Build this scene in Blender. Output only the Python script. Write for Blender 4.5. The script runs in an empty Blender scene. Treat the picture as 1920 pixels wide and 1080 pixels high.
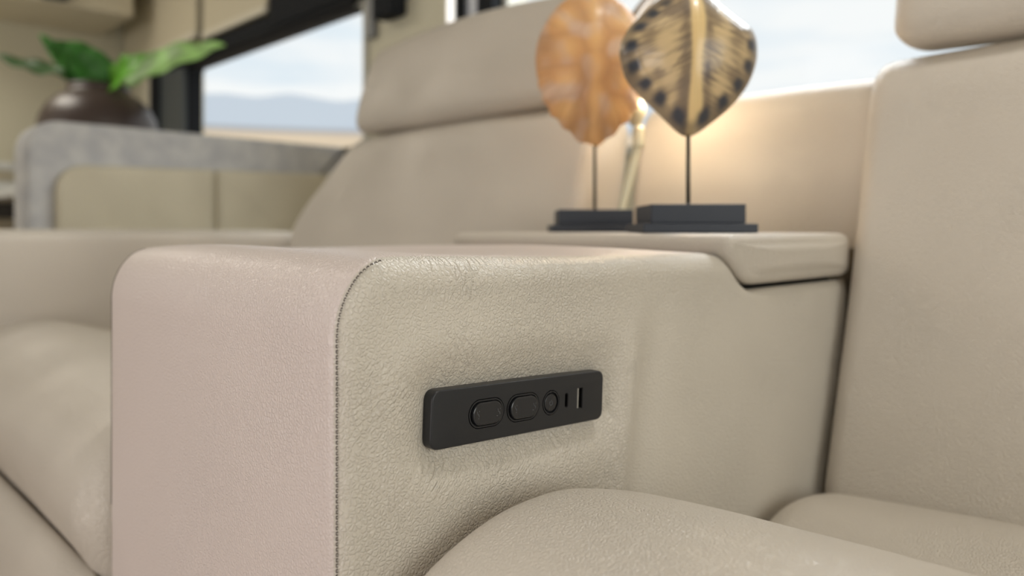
import bpy, bmesh, math, random
from mathutils import Vector, Matrix, noise
random.seed(7)
PI = math.pi
SC = bpy.context.scene
C = SC.collection

# ------------------------------------------------------------------ camera
YAW = math.atan2(.717, .697)
cd = bpy.data.cameras.new('camera'); cam = bpy.data.objects.new('camera', cd); C.objects.link(cam)
cam.location = (.324, -.200, .62); cam.rotation_euler = (PI/2, 0, YAW)
cd.sensor_width = 36; cd.lens = 27.19; cd.shift_y = -.0573; cd.clip_start = .02; cd.clip_end = 6000
cd.dof.use_dof = True; cd.dof.focus_distance = .432; cd.dof.aperture_fstop = 4.3
SC.camera = cam
# ------------------------------------------------------------------ exposure
SC.view_settings.view_transform = 'Standard'; SC.view_settings.look = 'None'
SC.view_settings.gamma = 1; SC.view_settings.exposure = 0.0; SC.view_settings.use_curve_mapping = False
# ------------------------------------------------------------------ sky
W = bpy.data.worlds.new('sky'); SC.world = W; W.use_nodes = True
nt = W.node_tree; nt.nodes.clear()
def N(t, kind, **kw):
    n = t.nodes.new(kind)
    for k, v in kw.items(): setattr(n, k, v)
    return n
out = N(nt, 'ShaderNodeOutputWorld'); bg = N(nt, 'ShaderNodeBackground')
tc = N(nt, 'ShaderNodeTexCoord'); mp = N(nt, 'ShaderNodeMapping'); mp.inputs['Scale'].default_value = (2.2, 2.2, 13)
ns = N(nt, 'ShaderNodeTexNoise'); ns.inputs['Scale'].default_value = 1.6; ns.inputs['Detail'].default_value = 5; ns.inputs['Roughness'].default_value = .55
cr = N(nt, 'ShaderNodeValToRGB')
cr.color_ramp.elements[0].position = .34; cr.color_ramp.elements[0].color = (.79, .865, .925, 1)
cr.color_ramp.elements[1].position = .56; cr.color_ramp.elements[1].color = (.96, .97, .97, 1)
nt.links.new(tc.outputs['Generated'], mp.inputs['Vector']); nt.links.new(mp.outputs[0], ns.inputs['Vector'])
nt.links.new(ns.outputs['Fac'], cr.inputs['Fac']); nt.links.new(cr.outputs[0], bg.inputs['Color'])
nt.links.new(bg.outputs[0], out.inputs['Surface']); bg.inputs['Strength'].default_value = 1.05
# ------------------------------------------------------------------ ceiling panels, window daylight, and fill lamps added for brightness
def area(name, loc, rot, sx, sy, power, col):
    l = bpy.data.lights.new(name, 'AREA'); l.shape = 'RECTANGLE'; l.size = sx; l.size_y = sy; l.energy = power; l.color = col
    o = bpy.data.objects.new(name, l); C.objects.link(o); o.location = loc; o.rotation_euler = rot; return o
area('ceiling_lamp_light', (-.3, -.25, 2.0), (0, 0, 0), 1.0, .5, 1.0, (1, .95, .88))
area('ceiling_lamp_light', (.8, .2, 2.0), (0, 0, 0), .6, .6, .4, (1, .95, .88))
area('ceiling_lamp_light', (-3.0, -.1, 2.0), (0, 0, 0), .9, .5, 14, (1, .93, .82))
area('front_fill_light', (-.05, -1.0, .52), (PI/2, 0, math.radians(8)), .9, .6, 6.0, (1, .94, .95))  # unseen fill lamp added low in front to brighten the console front
area('daylight_fill', (1.44, -.1, .85), (PI/2, 0, PI/2), 1.2, .7, 8.5, (.97, 1, .98))  # no window in the right wall: area lamp added to light the console side
area('overhead_fill_light', (.33, .46, 2.02), (0, 0, 0), .14, .14, 7, (1, .97, .92))  # small unseen lamp added overhead to rake the leather and brighten its edges
area('window_sky_daylight', (-.3, 1.42, 1.75), (math.radians(-52), 0, 0), 1.6, .5, 42, (.96, .98, 1))
area('daylight_fill', (-2.9, -1.78, 1.35), (PI/2, 0, 0), 1.2, .75, 6, (1, .96, .92))

# ------------------------------------------------------------------ materials
def lin(c): return tuple(((v/255)/12.92 if v/255 <= .04045 else ((v/255+.055)/1.055)**2.4) for v in c)+(1,)
def mat(name, col, rough=.5, metal=0, bump=None, spec=.5, trans=0, coat=0):
    m = bpy.data.materials.new(name); m.use_nodes = True; t = m.node_tree; b = t.nodes['Principled BSDF']
    b.inputs['Base Color'].default_value = lin(col); b.inputs['Roughness'].default_value = rough; b.inputs['Metallic'].default_value = metal
    b.inputs['Specular IOR Level'].default_value = spec; b.inputs['Coat Weight'].default_value = coat
    if bump:
        sc, dist, strength = bump
        n = N(t, 'ShaderNodeTexNoise'); n.inputs['Scale'].default_value = sc; n.inputs['Detail'].default_value = 4
        c = N(t, 'ShaderNodeTexCoord'); t.links.new(c.outputs['Object'], n.inputs['Vector'])
        bp = N(t, 'ShaderNodeBump'); bp.inputs['Distance'].default_value = dist; bp.inputs['Strength'].default_value = strength
        t.links.new(n.outputs['Fac'], bp.inputs['Height']); t.links.new(bp.outputs[0], b.inputs['Normal'])
    return m
def leather(name, col, grain=.00065, rough=.35, wrinkles=False):
    m = mat(name, col, rough, spec=.55); t = m.node_tree; b = t.nodes['Principled BSDF']
    c = N(t, 'ShaderNodeTexCoord')
    warp = N(t, 'ShaderNodeTexNoise'); warp.inputs['Scale'].default_value = 110; warp.inputs['Detail'].default_value = 2
    ad = N(t, 'ShaderNodeVectorMath', operation='MULTIPLY_ADD'); ad.inputs[1].default_value = (.003,)*3
    t.links.new(c.outputs['Object'], warp.inputs['Vector']); t.links.new(warp.outputs['Color'], ad.inputs[0]); t.links.new(c.outputs['Object'], ad.inputs[2])
    hs = []
    for sc, w in ((400, 1.0), (950, .16)):
        v = N(t, 'ShaderNodeTexVoronoi', feature='DISTANCE_TO_EDGE'); v.inputs['Scale'].default_value = sc
        t.links.new(ad.outputs[0], v.inputs['Vector'])
        r = N(t, 'ShaderNodeMapRange', interpolation_type='SMOOTHSTEP'); r.inputs['From Max'].default_value = .26; r.inputs['To Max'].default_value = w
        t.links.new(v.outputs['Distance'], r.inputs['Value']); hs.append(r.outputs[0])
    a = N(t, 'ShaderNodeMath', operation='ADD'); t.links.new(hs[0], a.inputs[0]); t.links.new(hs[1], a.inputs[1])
    # grain is stronger in some patches of the hide than in others
    pn = N(t, 'ShaderNodeTexNoise'); pn.inputs['Scale'].default_value = 9; pn.inputs['Detail'].default_value = 1
    t.links.new(c.outputs['Object'], pn.inputs['Vector'])
    pr = N(t, 'ShaderNodeMapRange'); pr.inputs['From Min'].default_value = .3; pr.inputs['From Max'].default_value = .7; pr.inputs['To Min'].default_value = .45; pr.inputs['To Max'].default_value = 1.0
    t.links.new(pn.outputs['Fac'], pr.inputs['Value'])
    ml = N(t, 'ShaderNodeMath', operation='MULTIPLY'); t.links.new(a.outputs[0], ml.inputs[0]); t.links.new(pr.outputs[0], ml.inputs[1])
    h = ml.outputs[0]
    if wrinkles:                        # creases of the hide: (centre y, z), reach, angle, strength
        for (wy, wz, rad, ang, k) in ((.078, .606, .040, .12, 1.7), (.15, .608, .050, .30, 1.3), (.26, .606, .07, .1, .8), (.075, .548, .034, -.60, 1.2), (.120, .555, .036, -.35, .8), (.062, .490, .022, .8, 1.5), (.110, .480, .030, .9, .9),
                                      (.168, .488, .024, .9, 1.1), (.024, .535, .030, .9, .9), (.205, .455, .040, .1, 1.0), (.03, .48, .03, -.2, .7)):
            m1 = N(t, 'ShaderNodeMapping'); m1.inputs['Rotation'].default_value = (ang, 0, 0); m1.inputs['Scale'].default_value = (1, 1, 1)
            m2 = N(t, 'ShaderNodeMapping'); m2.inputs['Scale'].default_value = (10, 270, 75)
            t.links.new(ad.outputs[0], m1.inputs['Vector']); t.links.new(m1.outputs[0], m2.inputs['Vector'])
            v = N(t, 'ShaderNodeTexVoronoi', feature='DISTANCE_TO_EDGE'); v.inputs['Scale'].default_value = 1.0; t.links.new(m2.outputs[0], v.inputs['Vector'])
            r = N(t, 'ShaderNodeMapRange', interpolation_type='SMOOTHSTEP'); r.inputs['From Max'].default_value = .3; r.inputs['To Max'].default_value = k
            t.links.new(v.outputs['Distance'], r.inputs['Value'])
            ds = N(t, 'ShaderNodeVectorMath', operation='DISTANCE'); ds.inputs[1].default_value = (0, wy, wz); t.links.new(c.outputs['Object'], ds.inputs[0])
            mk = N(t, 'ShaderNodeMapRange', interpolation_type='SMOOTHSTEP'); mk.inputs['From Min'].default_value = rad*.05; mk.inputs['From Max'].default_value = rad; mk.inputs['To Min'].default_value = 1; mk.inputs['To Max'].default_value = 0
            t.links.new(ds.outputs['Value'], mk.inputs['Value'])
            mm = N(t, 'ShaderNodeMath', operation='MULTIPLY_ADD'); t.links.new(r.outputs[0], mm.inputs[0]); t.links.new(mk.outputs[0], mm.inputs[1]); t.links.new(h, mm.inputs[2]); h = mm.outputs[0]
    bp = N(t, 'ShaderNodeBump'); bp.inputs['Distance'].default_value = grain; bp.inputs['Strength'].default_value = .8
    t.links.new(h, bp.inputs['Height']); t.links.new(bp.outputs[0], b.inputs['Normal'])
    cv = N(t, 'ShaderNodeTexNoise'); cv.inputs['Scale'].default_value = 6; cv.inputs['Detail'].default_value = 3
    t.links.new(c.outputs['Object'], cv.inputs['Vector'])
    mx = N(t, 'ShaderNodeMix', data_type='RGBA'); L = lin(col)
    mx.inputs['A'].default_value = tuple(x*.96 for x in L[:3])+(1,); mx.inputs['B'].default_value = tuple(min(1, x*1.04) for x in L[:3])+(1,)
    t.links.new(cv.outputs['Fac'], mx.inputs['Factor']); t.links.new(mx.outputs['Result'], b.inputs['Base Color'])
    return m
LEA = leather('cream_leather', (203, 194, 181))
LEAS = leather('console_side_leather', (205, 197, 184), wrinkles=True)
LEAF = leather('cream_leather_front', (212, 199, 192), grain=.0004)
BOOTHL = leather('dinette_leather', (208, 199, 176))
THREAD = mat('dark_thread', (70, 58, 52), .8)
BLACKP = mat('black_plastic', (37, 38, 41), .36, spec=.4)
BLACKG = mat('gloss_black_plastic', (36, 37, 40), .2)
BLACKH = mat('port_black', (10, 10, 11), .5)
STEEL = mat('port_steel', (165, 165, 160), .45, .6)
ICON = mat('icon_grey', (105, 108, 114), .5)
BLACKW = mat('black_lacquer', (42, 47, 58), .5)
ROD = mat('bronze_rod', (70, 66, 58), .4, .7)
PALE = mat('pale_metal', (214, 205, 176), .35, .35)
SILVER = mat('silver_metal', (215, 208, 205), .25, .7)
GREYF = mat('grey_fabric', (160, 158, 156), .9, bump=(260, .0008, .6), spec=.2)
VASE = mat('brown_ceramic', (68, 56, 52), .34, bump=(25, .002, .4))
WALL = mat('wall_vinyl', (206, 200, 178), .7, bump=(300, .0004, .4))
CREAM = mat('cream_laminate', (200, 190, 166), .5)
TRIM = mat('pale_trim', (215, 208, 190), .45)
DARKF = mat('black_window_frame', (28, 30, 34), .8, spec=.2)
GREYT = mat('grey_frame_track', (120, 122, 124), .4)
WHITE = mat('white_stone', (212, 212, 208), .35)
FLOOR = mat('floor_planks', (140, 122, 100), .5)
CEIL = mat('ceiling_panel', (205, 200, 186), .7)
# soft mottle in the grey fabric
def mottled(m, c1, c2, scale):
    t = m.node_tree; b = t.nodes['Principled BSDF']; c = N(t, 'ShaderNodeTexCoord'); n = N(t, 'ShaderNodeTexNoise'); n.inputs['Scale'].default_value = scale; n.inputs['Detail'].default_value = 5
    r = N(t, 'ShaderNodeValToRGB'); r.color_ramp.elements[0].position = .35; r.color_ramp.elements[0].color = lin(c1); r.color_ramp.elements[1].position = .65; r.color_ramp.elements[1].color = lin(c2)
    t.links.new(c.outputs['Object'], n.inputs['Vector']); t.links.new(n.outputs['Fac'], r.inputs['Fac']); t.links.new(r.outputs[0], b.inputs['Base Color'])
mottled(GREYF, (180, 180, 182), (200, 199, 197), 22)
mottled(FLOOR, (120, 104, 84), (156, 138, 114), 5)
def leafmat(name, col, tr):
    m = bpy.data.materials.new(name); m.use_nodes = True; t = m.node_tree; b = t.nodes['Principled BSDF']; o = t.nodes['Material Output']
    n = N(t, 'ShaderNodeTexNoise'); n.inputs['Scale'].default_value = 14; c = N(t, 'ShaderNodeTexCoord'); r = N(t, 'ShaderNodeValToRGB')
    L = lin(col); r.color_ramp.elements[0].position = .35; r.color_ramp.elements[1].position = .65
    r.color_ramp.elements[0].color = tuple(x*.75 for x in L[:3])+(1,); r.color_ramp.elements[1].color = tuple(min(1, x*1.2) for x in L[:3])+(1,)
    t.links.new(c.outputs['Object'], n.inputs['Vector']); t.links.new(n.outputs['Fac'], r.inputs['Fac']); t.links.new(r.outputs[0], b.inputs['Base Color'])
    b.inputs['Roughness'].default_value = .4
    d = N(t, 'ShaderNodeBsdfTranslucent'); t.links.new(r.outputs[0], d.inputs['Color']); mx = N(t, 'ShaderNodeMixShader'); mx.inputs[0].default_value = tr
    t.links.new(b.outputs[0], mx.inputs[1]); t.links.new(d.outputs[0], mx.inputs[2]); t.links.new(mx.outputs[0], o.inputs['Surface']); return m
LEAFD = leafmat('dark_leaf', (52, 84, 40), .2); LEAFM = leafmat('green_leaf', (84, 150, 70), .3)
LEAFB = leafmat('bright_leaf', (122, 190, 60), .45); LEAFP = leafmat('backlit_pale_leaf', (188, 224, 155), .5)  # pale leaf: window backlight is put into its base colour
GLASS = bpy.data.materials.new('window_glass'); GLASS.use_nodes = True
t = GLASS.node_tree; t.nodes.clear(); o = N(t, 'ShaderNodeOutputMaterial'); a = N(t, 'ShaderNodeBsdfTransparent'); g = N(t, 'ShaderNodeBsdfGlossy'); g.inputs['Roughness'].default_value = .02
a.inputs['Color'].default_value = (.97, .98, .98, 1); mx = N(t, 'ShaderNodeMixShader'); mx.inputs[0].default_value = .012
t.links.new(a.outputs[0], mx.inputs[1]); t.links.new(g.outputs[0], mx.inputs[2]); t.links.new(mx.outputs[0], o.inputs['Surface'])
def emis(name, col, s):
    m = bpy.data.materials.new(name); m.use_nodes = True; b = m.node_tree.nodes['Principled BSDF']
    b.inputs['Base Color'].default_value = col; b.inputs['Emission Color'].default_value = col; b.inputs['Emission Strength'].default_value = s; return m
TUBE = emis('lit_tube', (1, .98, .95, 1), 1.0); BULB = emis('warm_lamp_diffuser', (1, .8, .5, 1), 3)
def vcol(name, rough=.4, sub=0, coat=0, tr=0):
    m = bpy.data.materials.new(name); m.use_nodes = True; t = m.node_tree; b = t.nodes['Principled BSDF']
    a = N(t, 'ShaderNodeVertexColor'); a.layer_name = 'pattern'; t.links.new(a.outputs['Color'], b.inputs['Base Color'])
    b.inputs['Roughness'].default_value = rough; b.inputs['Coat Weight'].default_value = coat; b.inputs['Coat Roughness'].default_value = .15
    if tr:
        o = t.nodes['Material Output']; d = N(t, 'ShaderNodeBsdfTranslucent'); t.links.new(a.outputs['Color'], d.inputs['Color']); mx = N(t, 'ShaderNodeMixShader'); mx.inputs[0].default_value = tr
        t.links.new(b.outputs[0], mx.inputs[1]); t.links.new(d.outputs[0], mx.inputs[2]); t.links.new(mx.outputs[0], o.inputs['Surface'])
    return m

# ------------------------------------------------------------------ helpers
def obj(name, bm, m, parent=None, smooth=True, kind=None, label=None):
    me = bpy.data.meshes.new(name)
    if isinstance(bm, tuple): me.from_pydata(bm[0], [], bm[1])
    else: bm.to_mesh(me); bm.free()
    me.materials.append(m)
    if smooth:
        for p in me.polygons: p.use_smooth = len(p.vertices) <= 4
    me.update()
    o = bpy.data.objects.new(name, me); C.objects.link(o)
    if parent: o.parent = parent
    if kind: o['kind'] = kind
    if label: o['label'] = label
    return o
def thing(name, label, cat, loc=(0, 0, 0), rz=0, group=None):
    o = bpy.data.objects.new(name, None); C.objects.link(o); o.location = loc; o.rotation_euler = (0, 0, rz); o.empty_display_size = .05
    o['label'] = label; o['category'] = cat
    if group: o['group'] = group
    return o
def box(bm, x0, x1, y0, y1, z0, z1, bev=0, seg=3):
    n = bmesh.new(); bmesh.ops.create_cube(n, size=1)
    for v in n.verts: v.co = Vector(((x0+x1)/2+v.co.x*(x1-x0), (y0+y1)/2+v.co.y*(y1-y0), (z0+z1)/2+v.co.z*(z1-z0)))
    if bev: bmesh.ops.bevel(n, geom=n.edges[:], offset=bev, segments=seg, profile=.5, affect='EDGES')
    me = bpy.data.meshes.new('t'); n.to_mesh(me); n.free(); bm.from_mesh(me); bpy.data.meshes.remove(me); return bm
def bx(*a, **k): return box(bmesh.new(), *a, **k)
def autosmooth(o, ang=40):
    for p in o.data.polygons: p.use_smooth = True
    o.data.set_sharp_from_angle(angle=math.radians(ang))
def catmull(pts, n, closed=True):
    out = []; L = len(pts); R = range(L if closed else L-1)
    for i in R:
        p = [Vector(pts[(i+k) % L] if closed else pts[min(max(i+k, 0), L-1)]) for k in (-1, 0, 1, 2)]
        for j in range(n):
            u = j/n
            out.append(.5*((2*p[1])+(-p[0]+p[2])*u+(2*p[0]-5*p[1]+4*p[2]-p[3])*u*u+(-p[0]+3*p[1]-3*p[2]+p[3])*u**3))
    if not closed: out.append(Vector(pts[-1]))
    return out
def prof(pts, n, w):
    """closed profile of n equal steps, corners eased over about w metres"""
    P = resample(pts, n); L = sum((a-b).length for a, b in zip(P, P[1:]+P[:1])); k = max(1, int(round(w/(L/n)/2)))
    for _ in range(3): P = [sum((P[(i+j) % n] for j in range(-k, k+1)), Vector((0, 0)))/(2*k+1) for i in range(n)]
    return P
def resample(pts, n, closed=True):
    P = [Vector(p) for p in pts]
    if closed: P = P+[P[0]]
    d = [0]
    for a, b in zip(P, P[1:]): d.append(d[-1]+(b-a).length)
    out = []; j = 0
    for i in range(n):
        s = d[-1]*i/(n if closed else n-1)
        while j < len(d)-2 and d[j+1] < s: j += 1
        out.append(P[j].lerp(P[j+1], (s-d[j])/max(1e-9, d[j+1]-d[j])))
    return out
def area2(P): return sum(a[0]*b[1]-b[0]*a[1] for a, b in zip(P, P[1:]+P[:1]))
def normals2(P, w=2):
    n = len(P); sg = 1 if area2(P) > 0 else -1; out = []
    for i in range(n):
        t = P[(i+w) % n]-P[i-w]; out.append(Vector((t[1], -t[0])).normalized()*sg)
    return out
def rounded(poly, radii, seg=6):            # polygon with rounded corners
    out = []; n = len(poly)
    for i in range(n):
        p = Vector(poly[i]); a = Vector(poly[i-1]); b = Vector(poly[(i+1) % n]); r = radii[i] if isinstance(radii, (list, tuple)) else radii
        if r <= 0: out.append(p); continue
        u = (a-p); v = (b-p); k = min(r, u.length*.49, v.length*.49); A = p+u.normalized()*k; B = p+v.normalized()*k
        for j in range(seg+1):
            s = j/seg; out.append((A*(1-s)+p*s)*(1-s)+(p*(1-s)+B*s)*s)
    return out
def sweep(prof, x0, x1, r, nx=24, nr=8, deform=None, k=2.2, puff=0, capb=0):
    """closed profile in (y,z) swept along x; both ends rounded by radius r."""
    P = prof; Nn = normals2(P); n = len(P); xs = []
    for i in range(nr+1):
        s = 1-math.cos(i/nr*PI/2); xs.append((x0+r*s, r*(1-(1-(1-s)**k)**(1/k))))
    for i in range(1, nx): xs.append((x0+r+(x1-x0-2*r)*i/nx, 0))
    for i in range(nr, -1, -1):
        s = 1-math.cos(i/nr*PI/2); xs.append((x1-r*s, r*(1-(1-(1-s)**k)**(1/k))))
    V = []; F = []
    for x, ins in xs:
        u = (x-x0)/(x1-x0); pf = puff*(4*u*(1-u)-.7)*1.0 if puff else 0
        for p, q in zip(P, Nn):
            e = p-q*(ins-pf); V.append(Vector((x, e[0], e[1])))
    m = len(xs)
    for i in range(m-1):
        for j in range(n):
            F.append((i*n+j, i*n+(j+1) % n, (i+1)*n+(j+1) % n, (i+1)*n+j))
    if capb:                            # softly domed ends
        for side, base, sg in ((0, 0, -1), (1, (m-1)*n, 1)):
            B = V[base:base+n]; cen = sum(B, Vector((0, 0, 0)))/n; prev = base
            for q in range(1, 13):
                s = 1-(1-q/12)**1.3; k0 = len(V)
                for b in B: e = b.lerp(cen, s*.97); V.append(Vector((e.x+sg*capb*(1-(1-min(1, s*1.6))**2), e.y, e.z)))
                for j in range(n):
                    f = (prev+j, prev+(j+1) % n, k0+(j+1) % n, k0+j); F.append(f if sg > 0 else f[::-1])
                prev = k0
            f = tuple(prev+j for j in range(n)); F.append(f if sg > 0 else f[::-1])
    else:
        F.append(tuple(range(n-1, -1, -1))); F.append(tuple((m-1)*n+j for j in range(n)))
    if area2(P) < 0: F = [f[::-1] for f in F]
    if deform: V = [deform(v) for v in V]
    return ([tuple(v) for v in V], F)
def tube(path, rad, seg=12, cap=True):
    V = []; F = []; P = [Vector(p) for p in path]; n = len(P); up = Vector((.13, .37, .92)).normalized()
    for i, p in enumerate(P):
        t = (P[min(i+1, n-1)]-P[max(i-1, 0)]).normalized(); a = t.cross(up)
        if a.length < .1: a = t.cross(Vector((1, 0, 0)))
        a.normalize(); b = t.cross(a); r = rad(i/(n-1)) if callable(rad) else rad
        for j in range(seg): V.append(tuple(p+(a*math.cos(2*PI*j/seg)+b*math.sin(2*PI*j/seg))*r))
    for i in range(n-1):
        for j in range(seg): F.append((i*seg+j, (i+1)*seg+j, (i+1)*seg+(j+1) % seg, i*seg+(j+1) % seg))
    F.append(tuple(range(seg))); F.append(tuple((n-1)*seg+j for j in range(seg-1, -1, -1)))
    return V, F
def lathe(prof, seg=48):
    V = []; F = []; n = len(prof)
    for i in range(seg):
        a = 2*PI*i/seg
        for r, z in prof: V.append((r*math.cos(a), r*math.sin(a), z))
    for i in range(seg):
        for j in range(n-1): F.append((i*n+j, ((i+1) % seg)*n+j, ((i+1) % seg)*n+j+1, i*n+j+1))
    F.append(tuple(i*n for i in range(seg-1, -1, -1))); F.append(tuple(i*n+n-1 for i in range(seg)))
    return V, F
def extrude_poly(poly, depth, bev=0, frame=None):
    """closed 2D outline (a,b) extruded along +c, edges of the +c face bevelled; frame maps (a,b,c) to space"""
    P = poly; Nn = normals2(P, 1); n = len(P); V = []; F = []; rings = [(0, 0), (0, depth-bev)]
    for i in range(1, 5):
        if bev: s = i/4*PI/2; rings.append((bev*(1-math.cos(s)), depth-bev+bev*math.sin(s)))
    for ins, c in rings:
        for p, q in zip(P, Nn): e = p-q*ins; V.append((e[0], e[1], c))
    for i in range(len(rings)-1):
        for j in range(n): F.append((i*n+j, i*n+(j+1) % n, (i+1)*n+(j+1) % n, (i+1)*n+j))
    F.append(tuple(range(n-1, -1, -1))); F.append(tuple((len(rings)-1)*n+j for j in range(n)))
    if area2(P) < 0: F = [f[::-1] for f in F]
    if frame: V = [tuple(frame(*v)) for v in V]
    return V, F
def sstep(a, b, x):
    t = min(1, max(0, (x-a)/(b-a))); return t*t*(3-2*t)

# ================================================================== SETTING
def struct(name, bm, m, parent=None): return obj(name, bm, m, parent, smooth=False, kind=None if parent else 'structure')
YW = 1.2; XL = -3.96; XR = 1.5; YF = -1.85; ZC = 2.05
struct('floor', bx(XL, XR, YF, YW, -.05, 0), FLOOR)
struct('ceiling', bx(XL, XR, YF, YW, ZC, ZC+.05), CEIL)
struct('wall_left', bx(XL-.06, XL, YF, YW+.06, 0, ZC), WALL)
struct('wall_right', bx(XR, XR+.06, YF, YW+.06, 0, ZC), WALL)
def wall_with_holes(name, y0, y1, holes, m):
    bm = bmesh.new(); xs = sorted({XL, XR, *[h[0] for h in holes], *[h[1] for h in holes]})
    for a, b in zip(xs, xs[1:]):
        h = [q for q in holes if q[0] <= a and q[1] >= b]
        if h: box(bm, a, b, y0, y1, 0, h[0][2]); box(bm, a, b, y0, y1, h[0][3], ZC)
        else: box(bm, a, b, y0, y1, 0, ZC)
    return struct(name, bm, m)
W1 = (-3.204, -1.786, .885, 1.352); W2 = (-1.126, .55, .80, 1.55)
wall_with_holes('wall_rear', YW, YW+.06, [W1, W2], WALL)
W3 = (-1.8, .0, .95, 1.7); W4 = (-3.5, -2.3, .95, 1.7)
wall_with_holes('wall_front', YF-.06, YF, [W3, W4], WALL)
RIM = mat('window_rim', (190, 188, 178), .5)
def window(name, w, y, rimw=.02, rimm=RIM):
    e = bpy.data.objects.new(name, None); C.objects.link(e); e['kind'] = 'structure'; e.location = ((w[0]+w[1])/2, y, w[2])
    bm = bmesh.new(); hw = (w[1]-w[0])/2; h = w[3]-w[2]
    P = rounded([(-hw-.004, -.004), (hw+.004, -.004), (hw+.004, h+.004), (-hw-.004, h+.004)], .0, 6)
    I = rounded([(-hw+.006, .006), (hw-.006, .006), (hw-.006, h-.006), (-hw+.006, h-.006)], .035, 8)
    # frame ring: outer rectangle resampled to match inner ring
    n = 160; O = resample(P, n); Q = resample(I, n); V = []; F = []
    cen = Vector((0, h/2)); 
    O = []
    for q in Q:
        d = q-cen; k = min((hw+rimw)/max(1e-6, abs(d[0])), (h/2+rimw)/max(1e-6, abs(d[1]))); O.append(cen+d*k)
    for R, yy in ((O, -.012), (Q, -.012), (Q, .05), (O, .05)):
        for p in R: V.append((p[0], yy, p[1]))
    for i in range(4):
        for j in range(n): F.append((i*n+j, ((i+1) % 4)*n+j, ((i+1) % 4)*n+(j+1) % n, i*n+(j+1) % n))
    fo = obj('window_frame', (V, F), rimm, e, smooth=False); fo.data.materials.append(RIM)
    for p in fo.data.polygons:
        if p.center.x > hw-.02: p.material_index = 1
    obj('pane', bx(-hw, hw, .028, .032, 0, h), GLASS, e, smooth=False)
    return e
window('window_1', W1, YW, .012, DARKF); window('window_2', W2, YW, .012)
window('window_3', W3, YF-.05); window('window_4', W4, YF-.05)
# frame side jambs and tracks of the windows
struct('trim_1', bx(-3.585, -3.50, YW-.05, YW-.001, .80, 1.40, bev=.003), DARKF)
struct('trim_2', bx(-3.50, -3.215, YW-.03, YW-.001, .80, 1.38, bev=.003), mat('ribbed_track', (70, 76, 80), .4))
struct('trim_3', bx(-3.72, -3.60, YW-.03, YW-.001, .80, 1.43, bev=.003), TRIM)
struct('trim_4', bx(-1.768, -1.722, YW-.02, YW-.001, 1.225, 1.55, bev=.008), GREYT)
struct('trim_5', bx(-1.290, -1.262, YW-.05, YW-.001, .85, 1.6, bev=.003), DARKF)
struct('trim_6', bx(-1.262, -1.205, YW-.035, YW-.001, .85, 1.6, bev=.003), mat('silver_track', (165, 168, 176), .35, .2))
struct('trim_7', bx(-1.205, -1.142, YW-.045, YW-.001, .85, 1.6, bev=.003), DARKF)
t = thing('roller_shade', 'long black roller shade cassette fixed above the left window', 'window shade', (-2.55, YW, 1.36))
bm = bx(-.95, .755, -.045, -.001, .0, .060, bev=.006); box(bm, .195, .755, -.055, -.001, .0, .55, bev=.012); box(bm, -.445, -.385, -.03, -.001, .05, .3); obj('housing', bm, DARKF, t, smooth=False)
obj('shade_rail', bx(-.66, .75, -.045, -.025, -.010, .0, bev=.003), DARKF, t, smooth=False)

# outside: a rising desert plain and hills on the horizon
def terrain(name, r0, z0, r1, f1, m, n=120, rows=10):
    V = []; F = []
    for i in range(n+1):
        a = math.radians(-60+170*i/n)
        for j in range(rows+1):
            u = j/rows; r = r0+(r1-r0)*u; z = z0+(f1(a)-z0)*u
            V.append((-math.sin(a)*r, math.cos(a)*r, z))
    for i in range(n):
        for j in range(rows): F.append((i*(rows+1)+j, i*(rows+1)+j+1, (i+1)*(rows+1)+j+1, (i+1)*(rows+1)+j))
    return struct(name, (V, F), m)
DES = mat('desert_ground', (235, 205, 170), .95); mottled(DES, (225, 200, 172), (246, 218, 180), .03)
HILL = mat('haze_tinted_hills', (213, 220, 229), 1, spec=0); HILL2 = mat('grey_brush_strip', (180, 178, 180), 1, spec=0)  # distance haze is put into the hills' pale blue base colour
g = terrain('desert_ground', 4, -1.0, 400, lambda a: 400*.122, DES)
g = terrain('brush_strip', 402, 40, 430, lambda a: 430*.1275, HILL2)
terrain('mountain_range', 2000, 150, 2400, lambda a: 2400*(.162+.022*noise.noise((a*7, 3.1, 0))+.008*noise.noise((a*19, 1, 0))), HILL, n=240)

# ================================================================== CONSOLE BETWEEN THE SEATS
XC0 = -.342
con = thing('console', 'wide cream leather console with rear storage lid and black control panel', 'console', (XC0/2, .29, 0))
def cobj(name, bm, m, parent=con, **k):
    o = obj(name, bm, m, parent, **k); o.location = (-con.location[0], -con.location[1], 0); return o
arc = [(.0, .0), (0, .1), (0, .2), (0, .3), (0, .4), (0, .46), (0, .50), (0, .525), (0, .542), (0, .552), (0, .560), (.0, .568), (.0015, .578), (.0055, .588), (.012, .597), (.020, .6025), (.030, .605)]
top = [(.05, .6055), (.09, .6045), (.15, .603), (.25, .6015), (.33, .601), (.352, .5995)]
notch = [(.360, .596), (.368, .586), (.375, .577), (.385, .5715), (.395, .5697), (.410, .5695), (.425, .5695), (.592, .5695)]
front_path = resample(catmull(arc+top+notch[:1], 8, closed=False), 240, closed=False)
side_prof = resample(catmull(arc+top+notch[:-2], 8, closed=False)+[Vector(p) for p in ((.45, .5695), (.50, .5695), (.592, .5695), (.594, 0))], 760)
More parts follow.
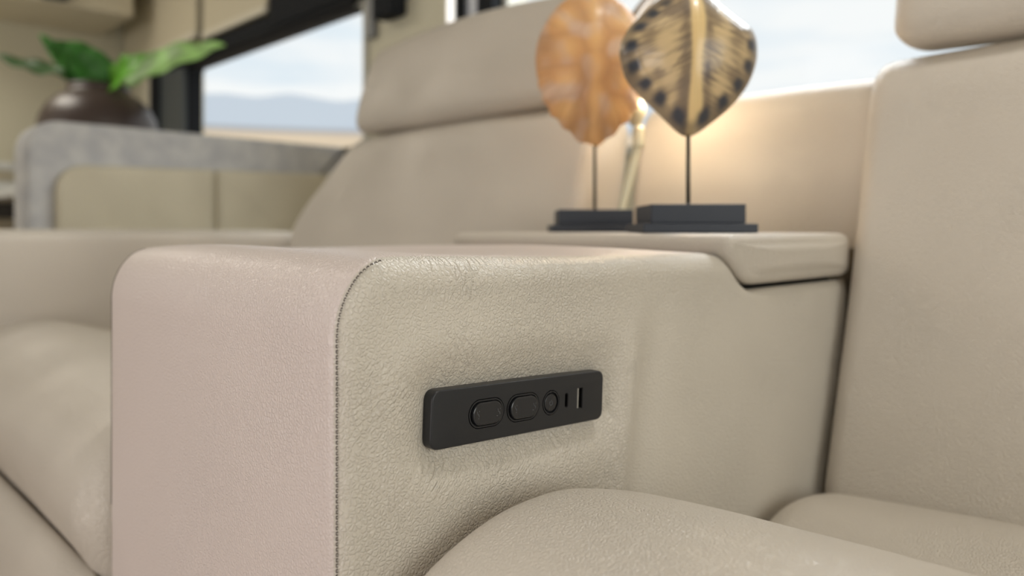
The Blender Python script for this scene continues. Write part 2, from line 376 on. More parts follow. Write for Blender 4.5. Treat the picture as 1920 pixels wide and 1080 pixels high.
# front and top wrap as one strip
def strip():
    V = []; F = []; P = front_path; n = len(P); nx = 90; rr = .005
    nn = []
    for i in range(n):
        tt = P[min(i+1, n-1)]-P[max(i-1, 0)]; nn.append(Vector((-tt[1], tt[0])).normalized())
    for i in range(nx+1):
        u = i/nx; u = .5-.5*math.cos(u*PI) if False else u
        for j, (p, q) in enumerate(zip(P, nn)):
            w = sstep(.016, .040, p[0]); g = .003*(1-w)+.0155*w
            x = XC0+g+(-2*g-XC0)*u
            de = min(x-(XC0+g), -g-x); e = max(0, 1-de/rr); ins = rr*(1-math.sqrt(max(0, 1-e*e)))*.7*(1-w)
            soft = .0045*math.sin(PI*u)**.6*(.35+.65*sstep(.1, .5, p[1]))*(1-.8*sstep(.3, .36, p[0]))
            wob = .0025*noise.noise((x*9, p[0]*9, p[1]*7))*math.sin(PI*u)
            d = soft+wob-ins
            # gentle dip in the top behind the front edge
            if p[0] > .03: d -= .006*math.exp(-((p[0]-.13)/.07)**2)*math.sin(PI*u)
            e2 = p+q*d; V.append((x, e2[0], e2[1]))
    for i in range(nx):
        for j in range(n-1): F.append((i*n+j, i*n+j+1, (i+1)*n+j+1, (i+1)*n+j))
    return V, [f[::-1] for f in F]
CP = Vector((.1240, .5155))        # centre of the control panel
def side_bulge(y, z):
    f = .0
    # puff of the padding, pinched in around the control panel
    dy = max(0, abs(y-CP[0])-.062); dz = max(0, abs(z-(CP[1]-.05*(y-CP[0])))-.008); d = math.hypot(dy, dz)
    f -= .0062*math.exp(-(d/.019)**2)
    f += .0016*math.exp(-((d-.032)/.014)**2)
    # soft folds behind the panel
    f += .0045*math.exp(-((y-.222-(z-.50)*.15)/.012)**2)*sstep(.39, .45, z)*(1-sstep(.52, .575, z))
    f -= .0032*math.exp(-((y-.248-(z-.50)*.15)/.016)**2)*sstep(.39, .45, z)*(1-sstep(.52, .58, z))
    f += .0016*noise.noise((y*14, z*14, 2.0))
    # short creases drawn down from the top edge
    m = sstep(.010, .03, y)*(1-sstep(.12, .2, y))*sstep(.572, .592, z)
    f += .0006*m*math.sin((y-.25*(z-.6))*2*PI/.0062+3*noise.noise((y*60, z*60, 0)))
    # creases pulled from the corners of the panel
    for cy, cz, ang, sp in ((.052, .533, 2.2, .0046), (.053, .503, -2.2, .0046), (.15, .497, -1.2, .005), (.10, .536, 1.0, .005)):
        vy, vz = y-cy, z-cz; r = math.hypot(vy, vz); a = math.atan2(vz, vy)-ang; a = (a+PI) % (2*PI)-PI
        f += .0005*math.exp(-(a/.65)**2)*sstep(.001, .006, r)*math.exp(-(r/.020)**2)*math.sin(a*11+2*noise.noise((y*50, z*50, 4)))
    return f
def side_panel(xo, sgn, bulge):
    P = side_prof; Nn = normals2(P, 2); n = len(P); cen = Vector((.14, .515)); V = []; F = []; rr = .0100
    ins_l = [0, .0004, .0010, .0018, .003, .0045, .0065, .0085, .0105]; nl = 120
    rings = []
    for ins in ins_l:
        R_l = []; off_l = []
        for p, q in zip(P, Nn):
            w = sstep(.016, .040, p[0])*sstep(.45, .56, p[1])*(1-sstep(.35, .37, p[0])); i2 = ins*(1+.5*w); r2 = rr*(1+.55*w)
            e = 1-min(1, i2/r2); R_l.append(p-q*i2); off_l.append(-(.0062+.0093*w)*(1-math.sqrt(max(0, 1-e*e))))
        rings.append((R_l, off_l))
    for q_ in range(1, len(rings)):
        Pq = rings[q_][0]; kk = q_
        for _ in range(2): Pq = [sum((Pq[(i+j) % n] for j in range(-kk, kk+1)), Vector((0, 0)))/(2*kk+1) for i in range(n)]
        rings[q_] = (Pq, rings[q_][1])
    base = rings[-1][0]
    for i in range(1, nl+1):
        s = i/nl; s = s**.85
        rings.append(([p.lerp(cen, s) for p in base], [0]*n))
    for R, off in rings:
        for p, d in zip(R, off):
            y, z = p
            if bulge: d += side_bulge(y, z)*(1-min(1, abs(d)/.0062))
            V.append((xo+sgn*d, y, z))
    m = len(rings)
    for i in range(m-2):
        for j in range(n): F.append((i*n+j, i*n+(j+1) % n, (i+1)*n+(j+1) % n, (i+1)*n+j))
    ci = (m-2)*n; F.append(tuple(ci+j for j in range(n)))
    V = V[:(m-1)*n]
    s = (area2(P) > 0) == (sgn > 0)
    if not s: F = [f[::-1] for f in F]
    return V, F
cobj('front_panel', strip(), LEAFM if False else LEAF)
cobj('side_panel', side_panel(0.0, 1, True), LEAS)
cobj('side_panel', side_panel(XC0, -1, False), LEA)
# dark stitches along the seam
V = []; F = []
sp = [p for p in resample(front_path, 240, closed=False) if p[1] > .40 and p[0] < .0275]
sp = resample(sp, 84, closed=False)
for x in (-.0036, XC0+.0036):
    for i, p in enumerate(sp[:-1]):
        a = p; b = p.lerp(sp[i+1], .62); tt = (b-a).normalized(); nn = Vector((-tt[1], tt[0])); off = .0001
        v, f = tube([(x, *(a+nn*(off-.0006))), (x, *(a.lerp(b, .2)+nn*off)), (x, *(a.lerp(b, .8)+nn*off)), (x, *(b+nn*(off-.0006)))], .00036, 6)
        k = len(V); V += v; F += [tuple(k+q for q in ff) for ff in f]
cobj('stitching', (V, F), THREAD, kind='stuff', label='dark brown thread stitching')
# dark gap under the lid
cobj('inner_box', bx(XC0+.018, -.018, .385, .585, .30, .5735), BLACKH, smooth=False)
lidp = [(.3545, .6165), (.3545, .603), (.364, .592), (.374, .580), (.388, .5735), (.589, .5735), (.589, .6165)]
cobj('storage_lid', sweep(prof(lidp, 300, .013), XC0-.004, .0035, .009, nx=40, nr=10, capb=.003), LEA)
# upholstered back pad of the console, between the two seat backs
mb = [(.66, .40), (.655, .55), (.672, .68), (.69, .76), (.702, .785), (.722, .797), (.745, .793), (.76, .775), (.765, .70), (.76, .40)]
cobj('back_pad', sweep(prof(mb, 160, .012), -.338, .012, .018, nx=30, nr=7, puff=.004), LEA)
cobj('rear_frame', bx(-.33, -.012, .595, .655, .02, .60, bev=.004), mat('frame_board', (120, 110, 95), .7), smooth=False)

# control panel: plate, two rockers, power button, two ports
PT = -.0475                        # tilt of the panel along the console
def pf(a, b, c):                   # a along console, b up, c outward
    return Vector((-.0055+c, CP[0]+a*math.cos(PT)-b*math.sin(PT)*1.0, CP[1]+a*math.sin(PT)+b*math.cos(PT)))
def capsule(cx, cz, hw, hh, seg=14):
    r = min(hw, hh); P = []
    for qx, qz, a0 in ((hw-r, hh-r, 0), (-(hw-r), hh-r, PI/2), (-(hw-r), -(hh-r), PI), (hw-r, -(hh-r), 1.5*PI)):
        for i in range(seg+1):
            a = a0+i/seg*PI/2; P.append(Vector((cx+qx+r*math.cos(a), cz+qz+r*math.sin(a))))
    return [p for i, p in enumerate(P) if (p-P[i-1]).length > 1e-7]
PW, PH, PD = .0712, .0158, .0085
plate_v, plate_f = extrude_poly(rounded([(-PW, -PH), (PW, -PH), (PW, PH), (-PW, PH)], .0062, 10), PD, .0011)
def solid(poly, c0, c1):
    V, F = extrude_poly(poly, c1-c0); return [(a, b, c+c0) for a, b, c in V], F
def boolean_cut(vf, cutters):
    me = bpy.data.meshes.new('b'); me.from_pydata(*[vf[0], [], vf[1]]); o = bpy.data.objects.new('b', me); C.objects.link(o); cs = []
    for v, f in cutters:
        m2 = bpy.data.meshes.new('c'); m2.from_pydata(v, [], f); c = bpy.data.objects.new('c', m2); C.objects.link(c); cs.append(c)
        md = o.modifiers.new('x', 'BOOLEAN'); md.object = c; md.operation = 'DIFFERENCE'; md.solver = 'EXACT'
    dg = bpy.context.evaluated_depsgraph_get(); dg.update(); r = bpy.data.meshes.new_from_object(o.evaluated_get(dg))
    bm = bmesh.new(); bm.from_mesh(r)
    for q in cs+[o]: bpy.data.objects.remove(q)
    bpy.data.meshes.remove(r); return bm
RK = [(-.0318, .0), (-.0027, .0)]; BT = (.0212, .0); UC = (.0353, .0); UA = (.0480, .0)
cut = []
for cx_, cz_ in RK:
    cut.append(solid(capsule(cx_, cz_, .01365, .0082), PD-.0022, PD+.01))
cut.append(solid(capsule(BT[0], BT[1], .0076, .0076), PD-.0022, PD+.01))
cut.append(solid(capsule(UC[0], UC[1], .0015, .0047), PD-.006, PD+.01))
cut.append(solid([Vector(p) for p in ((UA[0]-.0026, -.0066), (UA[0]+.0026, -.0066), (UA[0]+.0026, .0066), (UA[0]-.0026, .0066))], PD-.006, PD+.01))
bm = boolean_cut((plate_v, plate_f), cut)
for v in bm.verts: v.co = pf(*v.co)
plate = cobj('control_panel', bm, BLACKP, label='black rectangular control panel'); autosmooth(plate, 35)
def pobj(name, vf, m, label=None, ang=40):
    V, F = vf; o = obj(name, ([tuple(pf(*v)) for v in V], F), m, plate, label=label); autosmooth(o, ang); return o
def ring(outer, inner, c0, c1):
    n = len(outer); V = []; F = []
    for R, c in ((outer, c0), (outer, c1), (inner, c1), (inner, c0)):
        for p in R: V.append((p[0], p[1], c))
    for i in range(4):
        for j in range(n): F.append((i*n+j, i*n+(j+1) % n, ((i+1) % 4)*n+(j+1) % n, ((i+1) % 4)*n+j))
    return V, F
for i, (cx_, cz_) in enumerate(RK):
    O = capsule(cx_, cz_, .0131, .0077); I = capsule(cx_, cz_, .0123, .0069)
    pobj('switch_bezel', ring(O, I, PD-.0022, PD+.0002), BLACKP)
    # rocker with a dished middle
    P = capsule(cx_, cz_, .0112, .0063, 16); V = []; F = []; n = len(P); Nn = normals2(P, 1)
    def hgt(a): return .0012*min(1, abs(a-cx_)/.0048)**3-.0002+.0006*sstep(.004, .011, abs(a-cx_))
    for ins, cc in ((0, None), (0, -.0003), (.0004, 0), (.0009, .0001)):
        for p, q in zip(P, Nn):
            e = p-q*ins; V.append((e[0], e[1], PD-.0022 if cc is None else PD+cc+hgt(e[0])))
    rings = 4
    # cross strips fill
    K = 12
    for k in range(1, K+1):
        s = 1-k/K
        for p, q in zip(P, Nn):
            e = p-q*.0009; e = Vector((e[0], cz_+(e[1]-cz_)*s)); V.append((e[0], e[1], PD+.0001+hgt(e[0])))
        rings += 1
    for a in range(rings-1):
        for j in range(n): F.append((a*n+j, a*n+(j+1) % n, (a+1)*n+(j+1) % n, (a+1)*n+j))
    rk = pobj('rocker_switch', (V, F), BLACKG)
    bm = bmesh.new(); bm.from_mesh(rk.data); bmesh.ops.remove_doubles(bm, verts=bm.verts, dist=1e-6); bmesh.ops.recalc_face_normals(bm, faces=bm.faces); bm.to_mesh(rk.data); bm.free()
    # small marks on both rocker ends: seat pictogram strokes
    V = []; F = []
    for sgn in (-1, 1):
        bxx = cx_+sgn*.0078; hh = PD+.0001+hgt(bxx)+.00012
        for path in ([(-.0006, .0018), (-.0001, .0002), (.0009, -.0002), (.0011, -.0014)], [(-.0012*sgn, -.0022), (-.0004*sgn, -.0022)], [(.0012, .0014), (.0012, .0021)]):
            v, f = tube([(bxx+a, cz_+b, PD+.00012+hgt(bxx+a)) for a, b in path], .00011, 5); k = len(V); V += v; F += [tuple(k+q for q in ff) for ff in f]
    pobj('switch_icon', (V, F), ICON, label='tiny grey pictograms on the switch')
pobj('button_bezel', ring(capsule(*BT, .0071, .0071), capsule(*BT, .0064, .0064), PD-.0022, PD+.0002), BLACKP)
pobj('power_button', (lambda vf: ([(a, b, c+PD-.0022) for a, b, c in vf[0]], vf[1]))(extrude_poly(capsule(*BT, .0054, .0054), .0022, .0007)), BLACKG)
V = []; F = []
for path in ([(.0013*math.sin(a), -.0002+.0013*math.cos(a)) for a in [math.radians(d) for d in range(40, 321, 20)]], [(0, .0003), (0, .0015)]):
    v, f = tube([(BT[0]+a, BT[1]+b, PD+.0001) for a, b in path], .00011, 5); k = len(V); V += v; F += [tuple(k+q for q in ff) for ff in f]
pobj('power_icon', (V, F), ICON, label='tiny grey power symbol')
pobj('usb_c_port', ring(capsule(*UC, .00145, .00465), capsule(*UC, .0011, .0042), PD-.006, PD-.0003), BLACKH)
pobj('usb_a_port', solid([Vector(p) for p in ((UA[0]-.0024, -.0062), (UA[0]-.0008, -.0062), (UA[0]-.0008, .0062), (UA[0]-.0024, .0062))], PD-.0055, PD-.0004), STEEL, label='steel tongue of the charging port')
pobj('usb_a_port', ring([Vector(p) for p in ((UA[0]-.0026, -.0066), (UA[0]+.0026, -.0066), (UA[0]+.0026, .0066), (UA[0]-.0026, .0066))], [Vector(p) for p in ((UA[0]-.0024, -.0062), (UA[0]+.0023, -.0062), (UA[0]+.0023, .0062), (UA[0]-.0024, .0062))], PD-.006, PD-.0004), BLACKH)

# ================================================================== RECLINER SEATS
cush = [(.010, .25), (.010, .325), (-.005, .350), (-.019, .385), (-.015, .418), (.006, .446), (.040, .468), (.082, .4815), (.126, .4840), (.175, .4715), (.225, .4530), (.272, .4330), (.315, .4160), (.350, .4005), (.372, .3910), (.392, .3990), (.42, .4060), (.46, .4040), (.505, .392), (.54, .36), (.55, .32), (.54, .25), (.30, .24)]
foot = [(.003, .06), (-.020, .07), (-.032, .12), (-.036, .20), (-.034, .27), (-.024, .322), (-.006, .340), (.004, .343), (.003, .2)]
bk = [(.500, .33), (.503, .378), (.528, .458), (.5535, .532), (.578, .625), (.606, .725), (.617, .765), (.630, .788), (.650, .800), (.675, .800), (.70, .792), (.715, .76), (.69, .62), (.65, .45), (.63, .33)]
hd = [(.622, .835), (.622, .815), (.632, .803), (.650, .799), (.675, .800), (.705, .806), (.735, .83), (.745, .88), (.745, .94), (.74, .98), (.715, 1.004), (.69, 1.006), (.670, .995), (.655, .965), (.645, .93), (.632, .88)]
def seat(label, x0, x1, flare=0, headw=None, hdrop=0):
    t = thing('recliner_seat', label, 'seat', ((x0+x1)/2, .3, 0), group='cream leather seats beside the console')
    def so(name, vf, m=LEA, **k):
        o = obj(name, vf, m, t, **k); o.location = (-t.location[0], -t.location[1], 0); return o
    def cd_(v):
        v = v.copy(); u = (v.x-x0)/(x1-x0)
        v.z -= .012*(1-math.sin(PI*min(1, max(0, u))))**2*(1 if v.z > .33 else 0)
        v.z += .0035*noise.noise((v.x*7, v.y*7, 3))*(1 if v.z > .3 else 0)
        return v
    so('seat_cushion', sweep(prof(cush, 300, .022), x0, x1, .040, nx=70, nr=12, deform=cd_))
    so('footrest', sweep(prof(foot, 160, .02), x0+.004, x1-.004, .03, nx=30, nr=8))
    def bd(v):
        v = v.copy(); v.y -= .010
        if flare:
            k = 1-flare*sstep(.60, .82, v.z); v.x = x1+(v.x-x1)*k
        u = (v.x-x0)/(x1-x0); v.y += .004*math.cos(2*PI*u)+.004*noise.noise((v.x*6, v.z*6, 5))
        return v
    so('backrest', sweep(prof(bk, 240, .016), x0+.004, x1-.004, .022, nx=60, nr=10, deform=bd, puff=.006))
    h0, h1 = headw
    def hdf(v):
        v = v.copy(); v.y -= .008; u = (v.x-h0)/(h1-h0); v.z += .012*math.sin(PI*u)*sstep(.9, 1.0, v.z)-hdrop*sstep(.84, .98, v.z); return v
    so('headrest', sweep(prof(hd, 200, .016), h0, h1, .030, nx=40, nr=10, deform=hdf, puff=.006))
    so('base_frame', bx(x0+.05, x1-.05, .03, .60, .0, .27, bev=.01), BLACKP, smooth=False)
    return t
seat('cream leather recliner seat on the right with its headrest at the picture edge', .003, .70, headw=(.026, .676))
seat('cream leather recliner seat left of the console under the left window', -1.13, -.350, flare=.20, headw=(-.965, -.40), hdrop=.028)

# far arm of the left seat
arm = [(-.02, .02), (-.02, .30), (-.02, .57), (-.012, .600), (.01, .615), (.05, .619), (.30, .619), (.60, .617), (.66, .612), (.68, .59), (.68, .30), (.68, .02)]
t = thing('armrest', 'broad cream leather armrest on the far side of the left seat', 'armrest', (-1.31, .3, 0))
o = obj('arm_body', sweep(prof(arm, 220, .02), -1.50, -1.135, .018, nx=24, nr=8, puff=.004), LEA, t); o.location = (1.31, -.3, 0)
o = obj('arm_foot', bx(-1.46, -1.18, .05, .60, 0, .03), BLACKP, t, smooth=False); o.location = (1.31, -.3, 0)

# ================================================================== DECOR ON THE LID
def ornament(label, shell_label, loc, rz, pole_top, pole_x):
    t = thing('shell_ornament', label, 'ornament', loc, rz, group='turtle shells on black stands')
    bm = bmesh.new(); box(bm, -.0435, .0435, -.0435, .0435, .0085, .0265, bev=.0012); b = obj('base', bm, BLACKW, t, smooth=False)
    bm = bmesh.new(); box(bm, -.052, .052, -.052, .052, 0, .0085, bev=.001); obj('plinth', bm, BLACKW, t, smooth=False)
    obj('rod', tube([(pole_x, 0, .026), (pole_x, 0, .06), (pole_x, 0, pole_top)], .0021, 12), ROD, t)
    return t
def polar_outline(pts):             # closed smooth outline radius by angle
    P = catmull(pts, 10); A = sorted([(math.atan2(p[1], p[0]), p.length) for p in P])
    def R(a):
        a = (a+PI) % (2*PI)-PI; lo = A[-1]; lo = (lo[0]-2*PI, lo[1])
        for q in A+[(A[0][0]+2*PI, A[0][1])]:
            if q[0] >= a:
                u = (a-lo[0])/max(1e-9, q[0]-lo[0]); return lo[1]+(q[1]-lo[1])*u
            lo = q
        return A[0][1]
    return R
def shell(parent, cz, outline, H, colf, m, serr=None, nt=300, nr=70, rot=0, label=None):
    R = polar_outline(outline); V = []; F = []; cols = []
    Rs = [R(-PI+2*PI*i/nt)*(1+(serr(-PI+2*PI*i/nt) if serr else 0)) for i in range(nt)]
    def front(q): return H*(1-q**2.3)**.75 if q < 1 else 0
    for side in (0, 1):
        for j in range(nr+1):
            q = j/nr
            q = 1-(1-q)**1.15
            for i in range(nt):
                a = -PI+2*PI*i/nt; r = Rs[i]*q; x = r*math.cos(a); z = r*math.sin(a)
                y = -front(q) if side == 0 else -front(q)*.90+.0022*(1-q)+.0015*(1 if q < 1 else 0)
                c, gr = colf(x, z, q, a)
                if side == 0: y += gr
                V.append((x, y, cz+z)); cols.append(c)
    n = nt; M = (nr+1)*nt
    for s in (0, 1):
        for j in range(nr):
            for i in range(nt):
                f = (s*M+j*n+i, s*M+j*n+(i+1) % n, s*M+(j+1)*n+(i+1) % n, s*M+(j+1)*n+i); F.append(f if s == 0 else f[::-1])
    for i in range(nt): F.append((nr*n+i, nr*n+(i+1) % n, M+nr*n+(i+1) % n, M+nr*n+i))
    o = obj('shell', (V, F), m, parent, label=label)
    at = o.data.color_attributes.new('pattern', 'FLOAT_COLOR', 'POINT')
    flat = []
    for c in cols: flat += [c[0], c[1], c[2], 1]
    at.data.foreach_set('color', flat)
    bm = bmesh.new(); bm.from_mesh(o.data); bmesh.ops.remove_doubles(bm, verts=bm.verts, dist=1e-6); bmesh.ops.recalc_face_normals(bm, faces=bm.faces); bm.to_mesh(o.data); bm.free()
    o.rotation_euler = (0, 0, rot); return o
def mixc(a, b, t): t = min(1, max(0, t)); return tuple(a[i]*(1-t)+b[i]*t for i in range(3))
TAN = lin((208, 182, 138)); DK = lin((84, 70, 64)); YEL = lin((226, 196, 140)); SLATE = lin((52, 56, 66)); MRG = lin((120, 106, 88))
k1 = .000517
out1 = [(130, 8), (128, -28), (112, -69), (84, -106), (52, -134), (16, -160), (-3, -165), (-20, -157), (-51, -127), (-82, -97), (-114, -61), (-126, -24), (-127, 3), (-113, 35), (-88, 62), (-54, 92), (-25, 110), (5, 116), (30, 108), (54, 90), (80, 68), (104, 50), (122, 34)]
out1 = [(a*k1, b*k1) for a, b in out1]
rowsz = [.050, .012, -.030, -.062]
def col_dark(x, z, q, a):
    # costal plates: streaks run out from the growth centre of each plate
    base = TAN; g = 0
    s = -1 if x < 0 else 1
    zz = .07
    for q_ in (.046, .012, -.024, -.060):
        if z-.25*abs(x) < q_-.010: zz = q_
    # fine rays spread outward and down from beyond the keel
    ang = math.atan2(z-zz-.012, abs(x)+.012)
    st = noise.noise(((z+.55*abs(x)-3*x*x)*400, abs(x)*20, s*5+zz))*.62+.35*noise.noise((ang*40, abs(x)*40, 3*s+zz*40))+.95*noise.noise((x*58, z*50, 8))
    darkness = sstep(-.30, .55, st+.07+.45*sstep(.01, .07, z))
    c = mixc(base, DK, darkness*.74)
    # mottling beside the keel
    kd = abs(x-.002-.001*math.sin(z*60)); w = .0040+.0010*math.sin(z*75)
    side = math.exp(-((kd-.0105)/.0045)**2)*((.6 if s > 0 else .2)+.5*sstep(-.2, .3, noise.noise((z*55, s*3, 1))))
    c = mixc(c, DK, side*.85)
    c = mixc(YEL, c, max(sstep(w, w+.003, kd), sstep(.045, .075, z)))
    # margin plates with dark spots
    ed = 1-q
    arcl = a*11.5/PI*1.0
    if ed < .28:
        ph = (a/(2*PI)*18+.5) % 1
        spot = math.exp(-(((ph-.5)/.31)**2)**1.6)*math.exp(-(((q-.86)/.09)**2)**1.6)
        c = mixc(c, MRG, sstep(.80, .9, q)*.6); low = 1-sstep(.03, .05, z)*.6
        c = mixc(c, SLATE, spot*1.1*low)
        g -= -.0004*sstep(.97, 1, q)
        g += .0005*math.exp(-((ph if ph < .5 else 1-ph)/.04)**2)
    # plate grooves
    gl = min(abs(z-v-.15*abs(x)) for v in (.020, -.018, -.050)) if q < .78 else 1
    g += .0002*math.exp(-(gl/.0012)**2)+.0005*math.exp(-((q-.78)/.012)**2)-.0012*math.exp(-(kd/.006)**2)*(1-q)
    return c, g
SHD = vcol('dark_tortoise_shell', .35, coat=.35); SHO = vcol('amber_tortoise_shell', .45, coat=.1, tr=.28)
o1 = ornament('dark spotted turtle shell mounted on a rod over a square black base', '', (-.095, .445, .6167), YAW, .115, .0004)
shell(o1, .1785, out1, .034, col_dark, SHD, label='tan shell with dark streaks, blotches and yellow keel')
OR = lin((220, 176, 124)); OR2 = lin((226, 204, 184)); BR = lin((184, 142, 104)); OY = lin((240, 202, 142))
k2 = .000648
out2 = [(103, 0), (104, -30), (94, -62), (74, -98), (46, -126), (20, -148), (-8, -152), (-30, -140), (-52, -120), (-80, -90), (-98, -50), (-106, 0), (-104, 35), (-94, 64), (-74, 98), (-48, 122), (-15, 134), (15, 134), (50, 120), (78, 94), (96, 60), (102, 30)]
out2 = [(a*k2, b*k2) for a, b in out2]
def col_orange(x, z, q, a):
    c = OR; g = 0; s = -1 if x < 0 else 1
    cells = [(0, .062), (0, .026), (0, -.010), (0, -.046)]+[(s*.034, v) for v in (.050, .012, -.026)]+[(s*.030, -.058)]
    d = sorted((math.hypot((x-cx_)*(1.35 if cx_ == 0 else .9), z-cz_), i) for i, (cx_, cz_) in enumerate(cells))
    e = d[1][0]-d[0][0]
    c = mixc(OY, OR, sstep(0, .02, d[0][0])); c = mixc(c, OR2, sstep(-.1, .45, noise.noise((x*48, z*40, 2)))*.75)
    seam = math.exp(-(e/.0035)**2); c = mixc(c, BR, seam*.30)
    c = mixc(c, BR, .5*sstep(-.1, .6, noise.noise((x*35, z*22, 6))))
    if q > .76:
        ph = (a/(2*PI)*25+.5) % 1; ln = math.exp(-(min(ph, 1-ph)/.07)**2); c = mixc(c, BR, .3*ln); g += .0006*ln
    c = mixc(c, OY, math.exp(-(x/.006)**2)*.6)
    g += .0004*seam*(q < .78)+.0008*math.exp(-((q-.77)/.012)**2)-.0014*math.exp(-(x/.006)**2)*(1-q)
    return c, g
def serr(a):
    low = sstep(-.05, .8, -math.sin(a)); ph = (a/(2*PI)*25+.5) % 1; return low*(.045*(1-abs(2*ph-1))-.03)
o2 = ornament('amber coloured turtle shell with jagged lower rim on a rod over a black base', '', (-.282, .525, .6167), YAW, .125, .0032)
shell(o2, .2035, out2, .036, col_orange, SHO, serr=serr, label='amber shell with pale plates')

# slim reading lamp rising behind the shells
t = thing('reading_lamp', 'slender pale metal reading lamp rising behind the two shells', 'lamp', (-.279, .569, .6148))
def lo(name, vf, m, **k):
    o = obj(name, vf, m, t, **k); o.location = (.279, -.569, -.6148); return o
stem = [(-.279, .569, .6160), (-.277, .573, .63), (-.2745, .577, .653), (-.268, .583, .687), (-.263, .588, .716), (-.261, .590, .728)]
lo('stem', tube([tuple(p) for p in resample(catmull(stem, 6, closed=False), 30, closed=False)], .0052, 14), PALE)
lo('stem_foot', (lambda vf: ([(x-.279, y+.569, z+.6150) for x, y, z in vf[0]], vf[1]))(lathe([(.0001, 0), (.011, 0), (.011, .003), (.007, .005), (.0001, .005)], 24)), PALE)
lo('collar', tube([(-.2613, .590, .722), (-.2613, .590, .726), (-.2612, .590, .745), (-.2612, .590, .748)], .0075, 16), PALE)
lo('elbow_joint', (lambda vf: ([(x-.263, y+.587, z+.768) for x, y, z in vf[0]], vf[1]))(lathe([(.0001, -.018), (.006, -.018), (.009, -.012), (.0125, -.004), (.0125, .006), (.008, .013), (.0001, .014)], 24)), PALE)
lo('upper_arm', tube([tuple(p) for p in resample(catmull([(-.263, .587, .775), (-.265, .587, .81), (-.2665, .5855, .86), (-.2640, .587, .884), (-.2558, .595, .9010), (-.2440, .607, .920)], 6, closed=False), 30, closed=False)], .0072, 14), SILVER)
lo('lamp_head', tube([(-.263, .575, .782), (-.262, .565, .780), (-.262, .556, .778)], lambda u: .008+.006*u, 20), PALE)
lo('diffuser', tube([(-.262, .5558, .7779), (-.262, .5550, .7777)], .0125, 20), BULB)
pl = bpy.data.lights.new('reading_lamp_light', 'POINT'); pl.energy = .75; pl.color = (1, .76, .48); pl.shadow_soft_size = .02
po = bpy.data.objects.new('reading_lamp_light', pl); C.objects.link(po); po.location = (-.236, .60, .80)

# ================================================================== DINETTE
XB = -1.90
t = thing('dinette_bench', 'dinette bench with grey fabric back wrapped around cream leather', 'bench', (XB, .72, 0))
def bo(name, vf, m, **k):
    o = obj(name, vf, m, t, **k); o.location = (-XB, -.72, 0); return o
outl = resample(rounded([(.276, .02), (.276, .899), (1.196, .893), (1.196, .02)], [.01, .085, .0, .0], 12), 300)
V, F = extrude_poly(outl, .13, .018, frame=lambda a, b, c: (XB-.13+c, a, b)); bo('back_shell', (V, [f[::-1] for f in F] if False else F), GREYF)
inn = resample(rounded([(.335, .45), (.335, .785), (.745, .793), (.745, .45)], [.02, .075, .012, .01], 12), 200)
bo('back_cushion', extrude_poly(inn, .035, .014, frame=lambda a, b, c: (XB-.006+c, a, b)), BOOTHL)
inn = resample(rounded([(.747, .45), (.747, .793), (1.15, .799), (1.15, .45)], [.01, .012, .02, .01], 12), 200)
bo('back_cushion', extrude_poly(inn, .035, .014, frame=lambda a, b, c: (XB-.006+c, a, b)), BOOTHL)
bo('seat_cushion', bx(XB+.0, XB+.36, .33, 1.15, .38, .46, bev=.02), BOOTHL)
bo('bench_base', bx(XB+.0, XB+.33, .35, 1.14, .0, .38, bev=.005), CREAM, smooth=False)

t = thing('dinette_table', 'dinette table behind the grey bench back, bearing the vase', 'table', (-2.65, .72, 0))
o = obj('table_top', bx(-.42, .42, -.36, .44, .72, .75, bev=.006), WHITE, t, smooth=False)
o = obj('pedestal', tube([(0, 0, .01), (0, 0, .4), (0, 0, .72)], .04, 20), ROD, t); obj('foot_plate', bx(-.2, .2, -.2, .2, 0, .012, bev=.003), ROD, t, smooth=False)
vase = thing('vase', 'round dark brown ceramic vase behind the grey bench back', 'vase', (-2.672, .663, .7505))
obj('vase_body', lathe([(.001, .002), (.09, .0), (.15, .05), (.187, .13), (.196, .20), (.187, .26), (.165, .305), (.130, .338), (.105, .352), (.098, .366), (.104, .380), (.094, .378), (.088, .360), (.001, .335)], 64), VASE, vase)
plant = thing('houseplant', 'large green leaves standing in the dark brown vase', 'plant', (-2.672, .663, 1.09))
def blade(name, pts, wid, m, nrm=(0, 0, 1), fold=.25, label=None):
    L = resample(catmull(pts, 8, closed=False), 28, closed=False); V = []; F = []; nw = 8; nv = Vector(nrm).normalized()
    for i, p in enumerate(L):
        u = i/27; tt = (L[min(i+1, 27)]-L[max(i-1, 0)]).normalized(); sd = tt.cross(nv).normalized(); up = sd.cross(tt)
        w = wid*max(.03, math.sin(PI*min(1, max(0, (u-.12)/.88))**.8))**.75 if u > .12 else wid*.03
        for j in range(nw+1):
            s = j/nw*2-1; V.append(tuple(p+sd*w*s+up*(abs(s)*w*fold+.006*math.sin(u*22)*abs(s))-Vector(plant.location)))
    for i in range(27):
        for j in range(nw): F.append((i*(nw+1)+j, i*(nw+1)+j+1, (i+1)*(nw+1)+j+1, (i+1)*(nw+1)+j))
    o = obj(name, (V, F), m, plant, label=label); md = o.modifiers.new('thick', 'SOLIDIFY'); md.thickness = .0015; return o
R_ = Vector((c1 := .697, .717, 0)); TC = Vector((.717, -.697, 0))
def rel(px, py, d=0.0):             # offsets across / above the vase mouth in metres
    return Vector((-2.672, .663, 1.0))+R_*px+Vector((0, 0, py))+TC*d
blade('leaf', [rel(-.02, .11), rel(-.11, .170), rel(-.22, .190), rel(-.36, .235, .02)], .046, LEAFD, nrm=(.5, -.5, 1))
blade('leaf', [rel(-.01, .11), rel(-.06, .18), rel(-.13, .235), rel(-.19, .305, .03)], .036, LEAFM, nrm=(.717, -.697, .5))
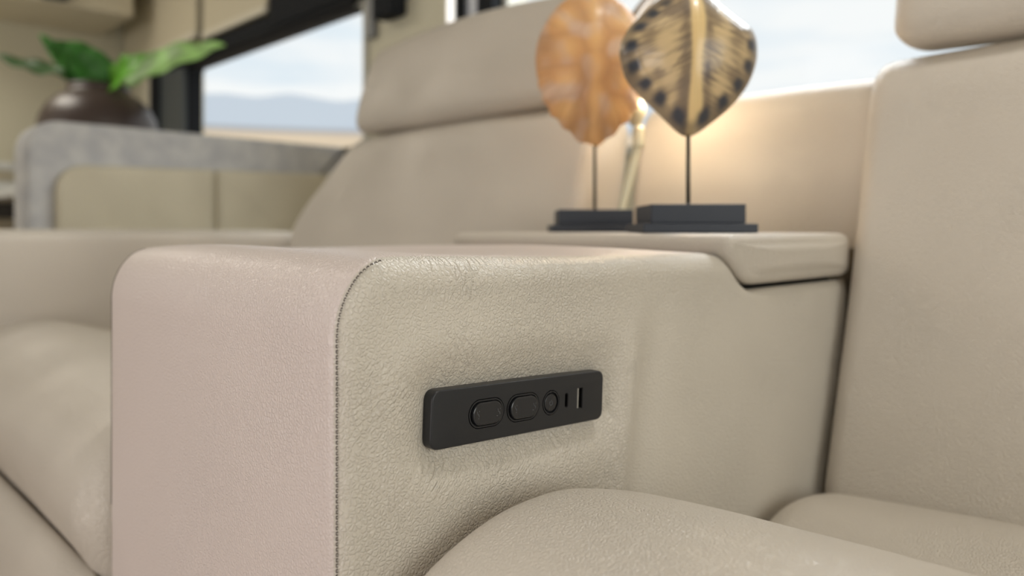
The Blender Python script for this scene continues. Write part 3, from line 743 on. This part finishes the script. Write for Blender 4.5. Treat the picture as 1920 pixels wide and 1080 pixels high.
blade('leaf', [rel(.0, .10), rel(-.02, .15), rel(-.06, .20), rel(-.14, .260, .08)], .078, LEAFM, nrm=(.717, -.697, .6))
blade('leaf', [rel(.03, .10), rel(.02, .15, .03), rel(-.01, .19, .06), rel(-.05, .235, .11)], .070, LEAFM, nrm=(.717, -.697, .6))
blade('leaf', [rel(.02, .09), rel(.08, .135, .05), rel(.14, .170, .08), rel(.225, .215, .1)], .062, LEAFB, nrm=(.717, -.697, .6), label='bright yellow green leaf')
blade('leaf', [rel(.04, .10), rel(.16, .175), rel(.27, .225), rel(.45, .275)], .070, LEAFP, nrm=(.717, -.697, .8), label='pale sunlit leaf')
for v in ((-.02, .0), (.02, .0), (.0, .01)):
    obj('stem', tube([tuple(rel(v[0]*.5, .1)-Vector(plant.location)-Vector((0, 0, .07))), tuple(rel(v[0], .1)-Vector(plant.location)), tuple(rel(v[0]*1.5, .125)-Vector(plant.location))], .005, 8), LEAFM, plant)

# kitchen counter at the left wall
t = thing('kitchen_counter', 'pale counter unit at the left picture edge with white top', 'counter', (-3.5, .20, 0))
obj('countertop', bx(-.42, .42, -.40, .42, .842, .872, bev=.004), WHITE, t, smooth=False)
obj('cabinet_body', bx(-.40, .40, -.38, .40, .0, .842), CREAM, t, smooth=False)
obj('drawer', bx(.402, .418, -.37, .39, .742, .798, bev=.003), WHITE, t, smooth=False)
obj('drawer', bx(.402, .412, -.37, .39, .66, .735, bev=.003), mat('dark_drawer', (70, 68, 64), .4), t, smooth=False, label='dark drawer front')

# valances along the window wall
def valance(label, x0, x1, z0):
    t = thing('valance', label, 'valance', ((x0+x1)/2, YW, z0), group='cream valances above the left window'); h = (x1-x0)/2
    obj('valance_board', bx(-h, h, -.058, -.001, .012, ZC-z0-.003), CREAM, t, smooth=False)
    obj('bottom_rail', bx(-h, h, -.066, -.050, -.008, .020, bev=.004), TRIM, t, smooth=False)
    return t
valance('cream valance nearest the corner above the plant', -3.93, -3.00, 1.452)
valance('cream valance next to the black shade cassette', -2.93, -2.36, 1.430)
struct('trim_8', bx(XL, -3.46, .35, 1.04, 1.60, ZC, bev=.01), CREAM)
struct('trim_9', bx(XL, -3.50, YF, .35, 1.66, ZC, bev=.01), TRIM)
t = thing('ceiling_speaker', 'small dark speaker at the top above the plant', 'speaker', (-3.449, .70, 1.66)); obj('grille', bx(0, .03, -.06, .06, -.05, .06, bev=.01), DARKF, t, smooth=False)

# fittings on the wall between the windows
t = thing('wall_bracket', 'short black fitting hanging high on the wall between the windows', 'fitting', (-1.62, YW, 1.262))
obj('bracket_body', bx(-.055, .055, -.06, -.001, 0, .26, bev=.012), DARKF, t, smooth=False)
obj('wall_plate', bx(-.07, .07, -.008, -.001, .05, .24, bev=.003), GREYT, t, smooth=False)
t = thing('wall_light', 'upright glowing white tube on the wall beside the right window', 'light', (-1.313, YW-.03, 1.165))
obj('tube', (lambda vf: vf)(tube([(0, 0, .0), (0, 0, .004), (0, 0, .012), (0, 0, .03), (0, 0, .30), (0, 0, .40)], lambda u: .008 if u < .1 else (.015 if u < .3 else .0205), 20)), TUBE, t)
obj('wall_clip', bx(-.012, .012, .0, .029, .2, .24), GREYT, t, smooth=False)
